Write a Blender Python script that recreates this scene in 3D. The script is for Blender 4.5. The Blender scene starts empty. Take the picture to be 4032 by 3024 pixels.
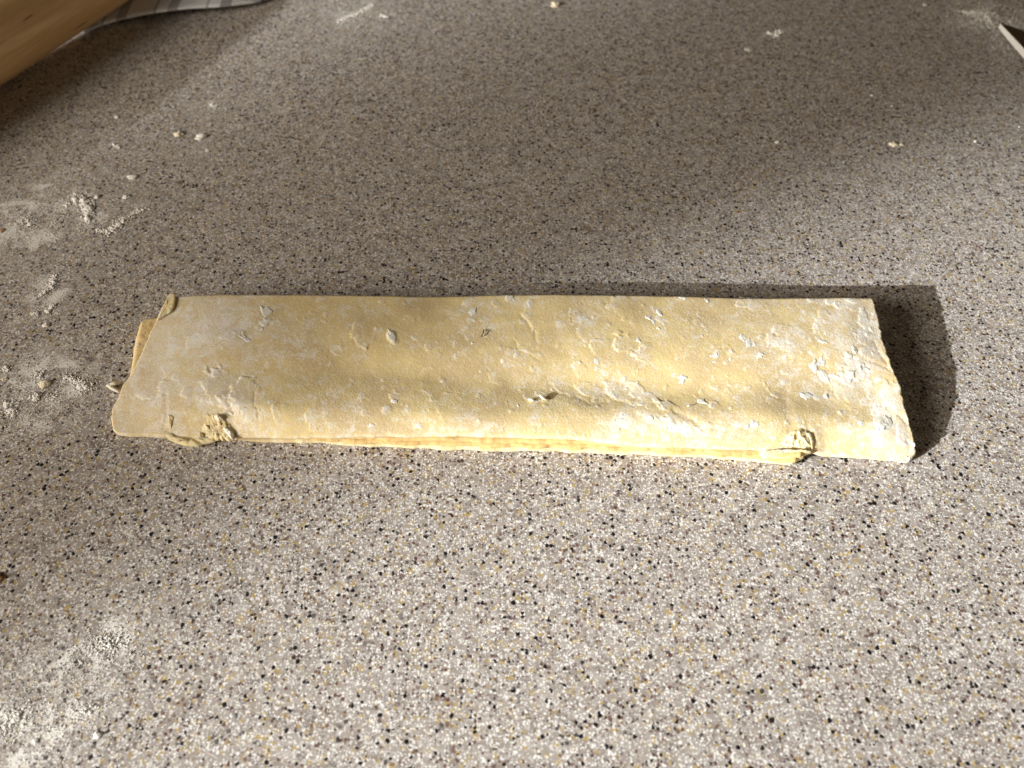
import bpy, bmesh, math, random
import numpy as np
from mathutils import Vector, Matrix

random.seed(7); RNG = np.random.default_rng(11)
scene = bpy.context.scene
C = scene.collection
H = 0.30                                   # camera height above the counter (m)
TH = math.radians(54.6)                    # camera pitch below horizontal
FPX = 1661.0 * 4032 / 2212                 # focal length in photo pixels

# ------------------------------------------------------------------ camera
cam = bpy.data.cameras.new('camera'); camo = bpy.data.objects.new('camera', cam); C.objects.link(camo)
camo.location = (0, 0, H); camo.rotation_euler = (math.radians(90) - TH, 0, 0)
cam.sensor_width = 36; cam.lens = FPX / 4032 * 36
cam.clip_start = 0.01; cam.clip_end = 50
cam.dof.use_dof = True; cam.dof.focus_distance = 0.355; cam.dof.aperture_fstop = 8.5
scene.camera = camo

# ------------------------------------------------------------------ light
world = bpy.data.worlds.new('World'); scene.world = world; world.use_nodes = True
bg = world.node_tree.nodes['Background']
bg.inputs['Color'].default_value = (1.0, 0.76, 0.50, 1); bg.inputs['Strength'].default_value = 0.04

SUN_EL = math.radians(16.5); SUN_AZ = math.radians(25)      # travel direction on the counter
sd = Vector((math.cos(SUN_AZ) * math.cos(SUN_EL), math.sin(SUN_AZ) * math.cos(SUN_EL), -math.sin(SUN_EL)))
def beam(name, target, radius, power, dist=4.0, size=0.022, col=(1, 0.99, 0.96)):
    l = bpy.data.lights.new(name, 'SPOT'); l.energy = power; l.color = col
    l.spot_size = 2 * math.atan(radius / dist); l.spot_blend = 1.0; l.shadow_soft_size = size
    o = bpy.data.objects.new(name, l); C.objects.link(o)
    o.location = Vector(target) - sd * dist
    o.rotation_euler = sd.to_track_quat('-Z', 'Y').to_euler()
    return o
beam('window_beam', (1.00 * H, 0.62 * H, 0), 0.83 * H, 1720)
beam('window_beam', (-0.50 * H, 2.12 * H, 0), 0.72 * H, 780, size=0.07)
def soft_area(name, loc, target, sx, sy, power, col):
    l = bpy.data.lights.new(name, 'AREA'); l.shape = 'RECTANGLE'; l.size = sx; l.size_y = sy
    l.energy = power; l.color = col
    o = bpy.data.objects.new(name, l); C.objects.link(o); o.location = loc
    o.rotation_euler = (Vector(target) - Vector(loc)).to_track_quat('-Z', 'Y').to_euler()
soft_area('window_glow', (-1.95, -0.55, 0.85), (0, 0.30, 0), 1.1, 0.8, 53, (1.0, 0.88, 0.74))
soft_area('room_bounce', (1.75, -0.75, 0.30), (-0.2, 0.5, 0.02), 1.2, 0.4, 6, (1.0, 0.78, 0.54))  # added area lamp lifting the rolling pin's dark side, in place of room bounce

vs = scene.view_settings
vs.view_transform = 'Standard'; vs.look = 'None'; vs.exposure = 0.0; vs.gamma = 1.0; vs.use_curve_mapping = False

# ------------------------------------------------------------------ helpers
cT, sT = math.cos(TH), math.sin(TH)
def gp(x, y, z=0.0):
    """photo pixel -> real point on the horizontal plane at height z*H"""
    u = (x - 2016) / FPX; v = (y - 1512) / FPX
    d = (H - z * H) / (sT + v * cT)
    return Vector((u * d, d * (cT - v * sT), z * H))
def to_px(X, Y, Z):
    d = Y * cT + (H - Z) * sT
    return 2016 + FPX * X / d, 1512 + FPX * ((H - Z) * cT - Y * sT) / d

def nhash(ix, iy, seed):
    n = (ix.astype(np.int64) * 374761393 + iy.astype(np.int64) * 668265263 + seed * 974634777) & 0xffffffff
    n = ((n ^ (n >> 13)) * 1274126177) & 0xffffffff
    return ((n ^ (n >> 16)) & 0xffffff) / float(0xffffff)
def vnoise(x, y, seed=0):
    x = np.asarray(x, float); y = np.asarray(y, float)
    ix = np.floor(x); iy = np.floor(y); fx = x - ix; fy = y - iy
    fx = fx * fx * fx * (fx * (fx * 6 - 15) + 10); fy = fy * fy * fy * (fy * (fy * 6 - 15) + 10)
    a = nhash(ix, iy, seed); b = nhash(ix + 1, iy, seed); c = nhash(ix, iy + 1, seed); d = nhash(ix + 1, iy + 1, seed)
    return (a + (b - a) * fx + (c - a) * fy + (a - b - c + d) * fx * fy) * 2 - 1
def fbm(x, y, oct=4, seed=0):
    s = 0; a = 1.0; t = 0
    x = np.asarray(x, float); y = np.asarray(y, float)
    for k in range(oct):
        s = s + a * vnoise(x, y, seed + k * 17); t += a; a *= 0.5
        x, y = (x * 0.8 - y * 0.6) * 2.03 + 3.1, (x * 0.6 + y * 0.8) * 2.03 - 1.7
    return s / t
def sstep(a, b, x):
    t = np.clip((x - a) / (b - a), 0, 1); return t * t * (3 - 2 * t)

def mesh_obj(name, verts, faces, mat, parent=None, smooth=True, attr=None):
    me = bpy.data.meshes.new(name)
    me.from_pydata([tuple(v) for v in verts], [], faces); me.update()
    if smooth: me.polygons.foreach_set('use_smooth', [True] * len(me.polygons))
    if attr:
        for k, vals in attr.items():
            a = me.attributes.new(k, 'FLOAT', 'POINT'); a.data.foreach_set('value', np.asarray(vals, np.float32))
    if mat: me.materials.append(mat)
    o = bpy.data.objects.new(name, me); C.objects.link(o)
    if parent: o.parent = parent
    return o
def tag(o, label=None, cat=None, group=None, kind=None):
    if label: o['label'] = label
    if cat: o['category'] = cat
    if group: o['group'] = group
    if kind: o['kind'] = kind
    return o
def empty(name, loc=(0, 0, 0)):
    o = bpy.data.objects.new(name, None); C.objects.link(o); o.location = loc; o.empty_display_size = 0.02
    return o

# ---- node helper
class NT:
    def __init__(s, name):
        s.m = bpy.data.materials.new(name); s.m.use_nodes = True
        s.t = s.m.node_tree; s.p = s.t.nodes['Principled BSDF']; s.out = s.t.nodes['Material Output']
    def n(s, kind, **kw):
        nd = s.t.nodes.new(kind)
        for k, v in kw.items():
            if k.startswith('i_'): s.set(nd.inputs[int(k[2:])], v)
            else: setattr(nd, k, v)
        return nd
    def set(s, sock, v):
        if isinstance(v, bpy.types.NodeSocket): s.t.links.new(v, sock)
        else:
            if isinstance(v, tuple) and len(v) == 3 and sock.type == 'RGBA': v = v + (1,)
            sock.default_value = v
    def math(s, op, a, b=0.0, clamp=False):
        nd = s.n('ShaderNodeMath', operation=op, use_clamp=clamp); s.set(nd.inputs[0], a); s.set(nd.inputs[1], b); return nd.outputs[0]
    def ramp(s, x, a, b, lo=0.0, hi=1.0):
        nd = s.n('ShaderNodeMapRange', interpolation_type='SMOOTHSTEP')
        for i, v in enumerate((x, a, b, lo, hi)): s.set(nd.inputs[i], v)
        return nd.outputs[0]
    def mix(s, f, a, b, blend='MIX'):
        nd = s.n('ShaderNodeMix', data_type='RGBA', blend_type=blend)
        s.set(nd.inputs[0], f); s.set(nd.inputs[6], a); s.set(nd.inputs[7], b); return nd.outputs[2]
    def noise(s, vec, scale, detail=3, rough=0.5, dist=0.0):
        nd = s.n('ShaderNodeTexNoise'); s.set(nd.inputs['Vector'], vec); nd.inputs['Scale'].default_value = scale
        nd.inputs['Detail'].default_value = detail; nd.inputs['Roughness'].default_value = rough; nd.inputs['Distortion'].default_value = dist
        return nd.outputs['Fac']
    def coords(s):
        nd = s.n('ShaderNodeTexCoord'); return nd.outputs['Object']
    def bump(s, h, strength, dist):
        nd = s.n('ShaderNodeBump'); nd.inputs['Strength'].default_value = strength; nd.inputs['Distance'].default_value = dist
        s.set(nd.inputs['Height'], h); s.set(s.p.inputs['Normal'], nd.outputs[0])

# ------------------------------------------------------------------ materials
# places where flour was spread thin (photo x, y, radius in metres, amount)
FILM = [(150, 850, .070, 1.0), (330, 830, .035, .9), (190, 1160, .030, .9), (180, 1530, .045, 1.1), (40, 1600, .03, 1.0), (420, 2560, .022, 1.15), (250, 2710, .036, 1.0), (70, 2850, .034, 1.3),
        (3860, 70, .05, .8), (3990, 110, .05, .7), (1400, 60, .05, .6), (840, 415, .025, .55), (1060, 390, .035, .35), (800, 560, .04, .3), (300, 560, .07, .3), (40, 960, .03, .5), (2150, 1900, .12, .10), (3700, 1900, .12, .10)]
def counter_mat():
    k = NT('speckled_counter'); co = k.coords()
    # wobble so that chips are not round
    nz = k.n('ShaderNodeTexNoise'); k.set(nz.inputs['Vector'], co); nz.inputs['Scale'].default_value = 1100; nz.inputs['Detail'].default_value = 1
    wob = k.n('ShaderNodeVectorMath', operation='MULTIPLY_ADD')
    k.set(wob.inputs[0], nz.outputs['Color']); wob.inputs[1].default_value = (0.0011, 0.0011, 0); k.set(wob.inputs[2], co)
    v = wob.outputs[0]
    def chips(cell, keep, r0, r1, soft, off):
        mp = k.n('ShaderNodeVectorMath', operation='ADD'); k.set(mp.inputs[0], v); mp.inputs[1].default_value = (off, off * 0.7, 0)
        vo = k.n('ShaderNodeTexVoronoi', voronoi_dimensions='2D'); k.set(vo.inputs['Vector'], mp.outputs[0]); vo.inputs['Scale'].default_value = 1 / cell
        sp = k.n('ShaderNodeSeparateColor'); k.set(sp.inputs[0], vo.outputs['Color'])
        rad = k.math('MULTIPLY_ADD', sp.outputs[1], (r1 - r0)); rad.node.inputs[2].default_value = r0
        edge = k.math('SUBTRACT', vo.outputs['Distance'], rad)
        m = k.ramp(edge, 0.0, soft, 1.0, 0.0)
        on = k.math('LESS_THAN', sp.outputs[0], keep)
        return k.math('MULTIPLY', m, on), sp.outputs[2]
    cloud = k.noise(co, 120, 4, 0.65); cloud2 = k.noise(co, 900, 2, 0.5)
    base = k.mix(k.ramp(cloud, 0.3, 0.7), (0.282, 0.248, 0.226), (0.435, 0.400, 0.374))
    m, r = chips(0.0016, 0.16, 0.20, 0.55, 0.35, 0.57)                     # soft, buried grey chips
    base = k.mix(k.math('MULTIPLY', m, k.ramp(r, 0, 1, 0.1, 0.65)), base, (0.13, 0.115, 0.115))
    m, r = chips(0.0015, 0.22, 0.20, 0.55, 0.40, 0.31)                     # ochre, cloudy
    base = k.mix(k.math('MULTIPLY', m, k.ramp(r, 0, 1, 0.1, 0.85)), base, (0.46, 0.335, 0.095))
    m, r = chips(0.0008, 0.55, 0.15, 0.46, 0.14, 0.13)                     # white grains
    base = k.mix(k.math('MULTIPLY', m, k.ramp(r, 0, 1, 0.25, 1.0)), base, (0.90, 0.90, 0.89))
    m, r = chips(0.00125, 0.32, 0.12, 0.42, 0.18, 0.22)                     # a second sprinkling of white
    base = k.mix(k.math('MULTIPLY', m, k.ramp(r, 0, 1, 0.2, 0.9)), base, (0.90, 0.90, 0.89))
    m, r = chips(0.00145, 0.19, 0.18, 0.52, 0.14, 0.77)                     # maroon chips
    base = k.mix(k.math('MULTIPLY', m, k.ramp(r, 0, 1, 0.35, 0.95)), base, (0.115, 0.048, 0.036))
    m, r = chips(0.0011, 0.055, 0.18, 0.45, 0.12, 0.41)                    # small dark chips
    base = k.mix(k.math('MULTIPLY', m, 0.85), base, (0.03, 0.028, 0.028))
    m, r = chips(0.00175, 0.11, 0.16, 0.52, 0.08, 0.93)                    # black chips
    base = k.mix(k.math('MULTIPLY', m, k.ramp(r, 0, 0.4, 0.6, 1.0)), base, (0.006, 0.006, 0.008))
    # thin flour film wiped over parts of the counter
    film = None
    fn = k.noise(co, 70, 5, 0.7, 0.5); fg = k.noise(co, 1300, 3, 0.75)
    for (x, y, rad, amt) in FILM:
        c = gp(x, y, 0); cx = k.n('ShaderNodeCombineXYZ'); cx.inputs[0].default_value = c.x; cx.inputs[1].default_value = c.y - 0.45; cx.inputs[2].default_value = 0.0
        sb = k.n('ShaderNodeVectorMath', operation='DISTANCE'); k.set(sb.inputs[0], co); k.set(sb.inputs[1], cx.outputs[0])
        g = k.ramp(sb.outputs['Value'], rad * 0.15, rad, amt, 0.0)
        film = g if film is None else k.math('MAXIMUM', film, g)
    film = k.math('MULTIPLY', film, k.ramp(fn, 0.36, 0.66, 0.15, 1.0))
    film = k.math('MINIMUM', k.math('ADD', film, 0.012), 1.5)
    thr = k.math('SUBTRACT', 0.78, k.math('MULTIPLY', film, 0.42))
    gm = k.ramp(k.math('SUBTRACT', fg, thr), -0.02, 0.05, 0.0, 1.0)
    base = k.mix(k.math('MULTIPLY', k.math('MINIMUM', k.math('ADD', gm, k.math('MULTIPLY', film, 0.20)), 1.0), k.ramp(film, 0.0, 0.12, 0.0, 1.0)), base, (0.90, 0.895, 0.87))
    k.set(k.p.inputs['Base Color'], base)
    k.set(k.p.inputs['Roughness'], k.ramp(k.noise(co, 1600, 2), 0.3, 0.7, 0.32, 0.55))
    k.p.inputs['Specular IOR Level'].default_value = 0.45
    k.bump(k.noise(co, 1500, 2, 0.6), 0.18, 0.0004)
    return k.m

def dough_mat(name='dough', yellow=(0.775, 0.635, 0.325), tan=(0.675, 0.54, 0.305), floury=(0.88, 0.855, 0.785), flour_bias=0.0, use_attr=True):
    k = NT(name); co = k.coords()
    n1 = k.noise(co, 45, 4, 0.6, 0.4); n2 = k.noise(co, 150, 5, 0.7, 0.3); n4 = k.noise(co, 480, 4, 0.7)
    base = k.mix(k.ramp(n1, 0.35, 0.65), tan, yellow)
    f = k.math('ADD', k.ramp(n2, 0.45, 0.66, -0.10, 0.42), k.ramp(n4, 0.50, 0.70, -0.05, 0.38))
    sandy = k.noise(co, 1250, 2, 0.8); n5 = k.noise(co, 25, 3, 0.6)
    f = k.math('ADD', f, k.math('MULTIPLY', k.ramp(sandy, 0.50, 0.68, -0.08, 0.70), k.ramp(n5, 0.35, 0.65, 0.45, 1.0)))
    f = k.math('ADD', f, flour_bias)
    if use_attr:
        at = k.n('ShaderNodeAttribute', attribute_name='flour')
        f = k.math('ADD', f, at.outputs['Fac'])
    f = k.math('MINIMUM', k.math('MAXIMUM', f, 0.0), 1.0)
    k.set(k.p.inputs['Base Color'], k.mix(f, base, floury))
    k.p.inputs['Roughness'].default_value = 0.72; k.p.inputs['Specular IOR Level'].default_value = 0.25
    k.p.inputs['Subsurface Weight'].default_value = 0.3
    k.p.inputs['Subsurface Radius'].default_value = (1.0, 0.6, 0.25); k.p.inputs['Subsurface Scale'].default_value = 0.0025
    h = k.math('ADD', k.math('MULTIPLY', sandy, 0.9), k.math('MULTIPLY', n4, 0.8))
    k.bump(h, 0.42, 0.0005)
    return k.m

def flour_mat(name='flour', c=(0.95, 0.945, 0.925), c2=(0.90, 0.885, 0.85)):
    k = NT(name); co = k.coords()
    k.set(k.p.inputs['Base Color'], k.mix(k.ramp(k.noise(co, 500, 3), 0.35, 0.7), c2, c))
    k.p.inputs['Roughness'].default_value = 0.95; k.p.inputs['Specular IOR Level'].default_value = 0.05
    return k.m

def wood_mat():
    k = NT('rolling_pin_wood'); co = k.coords()
    mp = k.n('ShaderNodeMapping'); k.set(mp.inputs['Vector'], co); mp.inputs['Scale'].default_value = (1, 1, 0.05)
    g = k.noise(mp.outputs[0], 190, 5, 0.65, 0.6); g2 = k.noise(mp.outputs[0], 900, 3, 0.6)
    mp2 = k.n('ShaderNodeMapping'); k.set(mp2.inputs['Vector'], co); mp2.inputs['Scale'].default_value = (1, 1, 0.12)
    g3 = k.noise(mp2.outputs[0], 260, 2, 0.5)
    b = k.mix(k.ramp(g, 0.3, 0.7), (0.60, 0.385, 0.175), (0.76, 0.54, 0.29))
    b = k.mix(k.ramp(g2, 0.4, 0.7, 0, 0.35), b, (0.52, 0.31, 0.13))
    b = k.mix(k.ramp(g3, 0.70, 0.76, 0, 0.7), b, (0.16, 0.07, 0.025))
    k.set(k.p.inputs['Base Color'], b); k.p.inputs['Roughness'].default_value = 0.5
    k.bump(g2, 0.25, 0.0003)
    return k.m

def towel_mat():
    k = NT('checked_towel'); co = k.coords()
    sp = k.n('ShaderNodeSeparateXYZ'); k.set(sp.inputs[0], co)
    def stripes(axis, per, w, off):
        f = k.math('FRACT', k.math('ADD', k.math('MULTIPLY', axis, 1 / per), off)); return k.math('LESS_THAN', f, w)
    a = stripes(sp.outputs[0], 0.036, 0.20, 0.15); b = stripes(sp.outputs[1], 0.036, 0.20, 0.3)
    a2 = stripes(sp.outputs[0], 0.036, 0.05, 0.42)
    s = k.math('MINIMUM', k.math('ADD', k.math('ADD', k.math('MULTIPLY', a, 0.55), k.math('MULTIPLY', b, 0.45)), k.math('MULTIPLY', a2, 0.5)), 1.0)
    base = k.mix(s, (0.84, 0.87, 0.92), (0.09, 0.08, 0.11))
    k.set(k.p.inputs['Base Color'], base); k.p.inputs['Roughness'].default_value = 0.95
    wv = k.n('ShaderNodeTexWave', wave_type='BANDS', bands_direction='X'); k.set(wv.inputs['Vector'], co); wv.inputs['Scale'].default_value = 450
    wv2 = k.n('ShaderNodeTexWave', wave_type='BANDS', bands_direction='Y'); k.set(wv2.inputs['Vector'], co); wv2.inputs['Scale'].default_value = 450
    k.bump(k.math('ADD', wv.outputs['Fac'], wv2.outputs['Fac']), 0.5, 0.0004)
    return k.m

def simple(name, col, rough=0.5, metal=0.0, scale=300, var=0.25):
    k = NT(name); co = k.coords()
    dark = tuple(c * (1 - var) for c in col)
    k.set(k.p.inputs['Base Color'], k.mix(k.ramp(k.noise(co, scale, 3), 0.3, 0.7), dark, col))
    k.p.inputs['Roughness'].default_value = rough; k.p.inputs['Metallic'].default_value = metal
    return k.m

M_COUNTER = counter_mat()
M_DOUGH = dough_mat()
M_LAYER = dough_mat('dough_layer', yellow=(0.86, 0.70, 0.38), tan=(0.80, 0.62, 0.31), flour_bias=-0.20, use_attr=False)
M_FLAKE = dough_mat('dough_flake', yellow=(0.88, 0.82, 0.68), tan=(0.86, 0.78, 0.62), floury=(0.91, 0.88, 0.81), flour_bias=0.4, use_attr=False)
M_BUTTER = dough_mat('butter_lump', yellow=(0.86, 0.74, 0.43), tan=(0.82, 0.68, 0.37), floury=(0.86, 0.80, 0.64), flour_bias=0.15, use_attr=False)
M_FLOUR = flour_mat()
M_CRUMB = flour_mat('pale_crumb', (0.90, 0.86, 0.74), (0.84, 0.77, 0.58))
M_WOOD = wood_mat(); M_TOWEL = towel_mat()

# ------------------------------------------------------------------ countertop
def build_counter():
    bm = bmesh.new()
    bmesh.ops.create_cube(bm, size=1.0, matrix=Matrix.Translation((0, 0, -0.02)) @ Matrix.Diagonal((3.2, 2.6, 0.04, 1)))
    bmesh.ops.bevel(bm, geom=bm.edges[:], offset=0.006, segments=3, affect='EDGES')
    me = bpy.data.meshes.new('countertop'); bm.to_mesh(me); bm.free(); me.materials.append(M_COUNTER)
    o = bpy.data.objects.new('countertop', me); C.objects.link(o); o.location = (0, 0.45, 0)
    tag(o, 'grey-beige speckled stone-look kitchen countertop with black, brown and ochre chips', kind='structure')
build_counter()

# ------------------------------------------------------------------ sheets of dough
def resample(pts, n):
    """polyline of (x,y,z) -> n points at equal arc length (Catmull smoothed)"""
    p = np.array(pts, float)
    d = np.r_[0, np.cumsum(np.hypot(*(np.diff(p[:, :2], axis=0).T)))]
    t = np.linspace(0, d[-1], n)
    return np.stack([np.interp(t, d, p[:, i]) for i in range(p.shape[1])], 1)
def smooth_line(a, it=4):
    a = a.copy()
    for _ in range(it): a[1:-1] = 0.25 * a[:-2] + 0.5 * a[1:-1] + 0.25 * a[2:]
    return a
def edge(pxz, n, it=4):
    """photo outline (x,y,height/H) -> world points"""
    w = np.array([tuple(gp(x, y, z)) for x, y, z in pxz])
    return smooth_line(resample(w, n), it)
def coons(front, back, left, right):
    """front/back: N points left->right, left/right: M points front->back"""
    N, Mn = len(front), len(left)
    s = np.linspace(0, 1, N)[:, None, None]; t = np.linspace(0, 1, Mn)[None, :, None]
    P = (1 - t) * front[:, None, :] + t * back[:, None, :] + (1 - s) * left[None] + s * right[None]
    P -= (1 - s) * (1 - t) * front[0] + s * (1 - t) * front[-1] + (1 - s) * t * back[0] + s * t * back[-1]
    return P
def slab(name, top, thick, mat, parent, zmin=0.0006, attr=None, bulge=0.45):
    """closed sheet: top grid (N,M,3), rounded rim, underside"""
    N, Mn, _ = top.shape
    bot = top.copy(); bot[:, :, 2] = np.maximum(top[:, :, 2] - thick, zmin)
    idx = np.arange(N * Mn).reshape(N, Mn)
    V = [top.reshape(-1, 3), bot.reshape(-1, 3)]
    F = []
    a = idx[:-1, :-1].ravel(); b = idx[1:, :-1].ravel(); c = idx[1:, 1:].ravel(); d = idx[:-1, 1:].ravel()
    F += np.stack([a, b, c, d], 1).tolist()
    o = N * Mn
    F += np.stack([a + o, d + o, c + o, b + o], 1).tolist()
    loop = np.r_[idx[:, 0], idx[-1, 1:], idx[-2::-1, -1], idx[0, -2:0:-1]]
    L = len(loop); pt = top.reshape(-1, 3)[loop]; pb = bot.reshape(-1, 3)[loop]
    tan = np.roll(pt, -1, 0) - np.roll(pt, 1, 0); nrm = np.stack([tan[:, 1], -tan[:, 0]], 1)
    nrm /= np.maximum(np.linalg.norm(nrm, axis=1, keepdims=True), 1e-9)
    for _ in range(6): nrm = (np.roll(nrm, 1, 0) + nrm + np.roll(nrm, -1, 0)) / 3
    rings = [loop]; base = 2 * N * Mn
    j = fbm(np.arange(L) * 0.03, np.zeros(L), 3, 5)[:, None]
    for q in (0.18, 0.5, 0.82):
        r = pt * (1 - q) + pb * q
        hh = (pt[:, 2] - pb[:, 2])[:, None]
        r[:, :2] += nrm * hh * bulge * math.sin(math.pi * q) * (1 + 0.35 * j)
        V.append(r); rings.append(np.arange(base, base + L)); base += L
    rings.append(loop + o)
    for r0, r1 in zip(rings[:-1], rings[1:]):
        F += np.stack([r0, r1, np.roll(r1, -1), np.roll(r0, -1)], 1).tolist()
    V = np.concatenate(V)
    at = None
    if attr is not None:
        full = np.concatenate([attr.ravel(), attr.ravel()] + [np.full(L, 0.25)] * 3); at = {'flour': full}
    return mesh_obj(name, V, F, mat, parent, attr=at)

DO = empty('folded_dough', gp(2016, 1450, 0))
tag(DO, 'long flat strip of pale yellow pastry dough folded in layers, dusted with flour', 'dough')
def local(P):
    P = np.array(P, float).copy(); P[..., 0] -= DO.location.x; P[..., 1] -= DO.location.y; return P

# --- the top sheet, outlines read off the photograph and given their own heights
FRONT = [(447, 1690, .010), (463, 1703, .010), (513, 1705, .011), (581, 1707, .013), (644, 1710, .016), (780, 1711, .019), (897, 1712, .022),
         (1000, 1712, .028), (1150, 1712, .033), (1300, 1711, .036), (1500, 1708, .038), (1707, 1705, .040), (1820, 1704, .040), (2068, 1710, .040), (2271, 1716, .039),
         (2407, 1731, .037), (2542, 1747, .034), (2814, 1757, .032), (3053, 1764, .030), (3207, 1771, .024), (3240, 1781, .018),
         (3388, 1793, .014), (3500, 1798, .013), (3560, 1802, .012), (3592, 1796, .012)]
BACK = [(674, 1155, .046), (730, 1154, .047), (789, 1150, .048), (875, 1148, .048), (1033, 1151, .048), (1214, 1151, .048), (1400, 1151, .049), (1600, 1154, .049),
        (1820, 1152, .050), (2000, 1150, .050), (2203, 1148, .050), (2400, 1150, .050), (2542, 1150, .050), (2700, 1155, .050), (2940, 1162, .050), (3162, 1160, .050), (3426, 1159, .050)]
LEFT = [(447, 1690, .010), (441, 1640, .011), (443, 1611, .012), (468, 1559, .018), (486, 1514, .023), (522, 1473, .028), (558, 1392, .034), (594, 1311, .039), (617, 1261, .042), (644, 1198, .045), (674, 1155, .046)]
RIGHT = [(3592, 1796, .012), (3600, 1776, .017), (3603, 1740, .023), (3585, 1681, .031), (3566, 1613, .038), (3541, 1514, .043), (3514, 1451, .045), (3482, 1374, .048), (3456, 1261, .050), (3442, 1207, .050), (3426, 1159, .050)]
N, Mn = 880, 230
P = coons(edge(FRONT, N, 6), edge(BACK, N, 6), edge(LEFT, Mn, 1), edge(RIGHT, Mn, 2))
S, T = np.meshgrid(np.linspace(0, 1, N), np.linspace(0, 1, Mn), indexing='ij')
X, Y = P[:, :, 0].copy(), P[:, :, 1].copy()
PX, PY = to_px(X, Y, P[:, :, 2])
ends = np.minimum(np.minimum(S / 0.14, (1 - S) / 0.05), 1.0); endr = sstep(0, 1, ends)
lin = P[:, :, 2] / H
# cross profile: roll up from the front edge, a lip, a slight dip behind it, flat to the back fold
zf = lin[:, :1]; zb = lin[:, -1:]
lip = 0.17 + 0.04 * np.sin(S * 9 + 1) + 0.02 * np.sin(S * 23)
rise = 1 - np.clip(1 - T / lip, 0, 1) ** 1.9
crown = 0.050 - 0.016 * sstep(.80, 1.0, S) * (1 - sstep(.1, .65, T)) - 0.020 * (1 - sstep(0, .22, S)) * (1 - sstep(.1, .65, T))
prof = zf + (crown - zf) * rise
z = lin * (1 - endr) + prof * endr
dip = np.exp(-((T - 0.36 - 0.04 * np.sin(S * 7)) / 0.14) ** 2)
z -= 0.0062 * dip * endr * (0.45 + 1.25 * np.exp(-((S - 0.60) / 0.22) ** 2))
z += 0.0035 * np.exp(-((T - 0.72) / 0.2) ** 2) * endr * sstep(0.35, 0.8, S)
z -= 0.0085 * sstep(0.955, 1.0, T) ** 2                                   # back fold turns over
xm, ym = X * 100, Y * 100                                                # centimetres
z += endr * (0.0016 * fbm(xm * 0.28, ym * 0.42, 2, 3) + 0.0006 * fbm(xm * 0.7 + ym * 0.3, ym * 0.9, 2, 21) + 0.00010 * fbm(xm * 3.2, ym * 3.4, 2, 41))
z += endr * 0.00008 * fbm(xm * 11, ym * 11, 3, 61)
flour = 0.30 * fbm(xm * 0.7, ym * 0.9, 4, 77) + 0.14 * fbm(xm * 4, ym * 4, 3, 78) + 0.04 + 0.24 * (1 - sstep(.05, .40, S))
# whole regions that are more or less floured
def blob(x, y, rx, ry, ang=0.0):
    a = math.radians(ang); dx, dy = PX - x, PY - y
    return np.exp(-(((dx * math.cos(a) + dy * math.sin(a)) / rx) ** 2 + ((-dx * math.sin(a) + dy * math.cos(a)) / ry) ** 2))
flour += 0.26 * blob(3400, 1350, 130, 420, -20) + 0.26 * blob(3500, 1700, 150, 170) + 0.35 * blob(820, 1270, 220, 90) + 0.14 * blob(3150, 1400, 380, 260) + 0.18 * blob(2700, 1690, 700, 60)
flour -= 0.30 * blob(1650, 1420, 380, 130) + 0.25 * blob(2850, 1500, 260, 130, 15) + 0.25 * blob(2470, 1260, 120, 70)
flour += 0.08 * blob(2350, 1540, 420, 90, 25) + 0.22 * blob(700, 1480, 200, 120)
# flaky raised patches with torn edges
def patch(x, y, rx, ry, ang, h, fl=0.35, seed=0, soft=0.10):
    global z, flour
    box = (np.abs(PX - x) < 2 * max(rx, ry)) & (np.abs(PY - y) < 2 * max(rx, ry))
    if not box.any(): return
    px, py = PX[box], PY[box]; a = math.radians(ang)
    dx, dy = px - x, py - y
    u = (dx * math.cos(a) + dy * math.sin(a)) / rx; v = (-dx * math.sin(a) + dy * math.cos(a)) / ry
    r = np.hypot(u, v) + 0.62 * fbm(px / 30.0, py / 22.0, 5, 100 + seed)
    m = sstep(1.0, 1.0 - soft, r)
    g = 2.4 + nhash(np.array([seed]), np.array([7]), 3)[0] * 1.6                 # torn on one side, merging on the other
    m = m * np.clip(0.55 + 0.75 * ((dx * math.cos(g)) / rx - (dy * math.sin(g)) / ry), 0, 1)
    z[box] += m * h * 0.33 * (0.85 + 0.22 * fbm(px / 15.0, py / 12.0, 3, 200 + seed))
    flour[box] += m * (fl + 0.12) * (1 + 0.5 * fbm(px / 9.0, py / 8.0, 2, 400 + seed))
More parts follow.
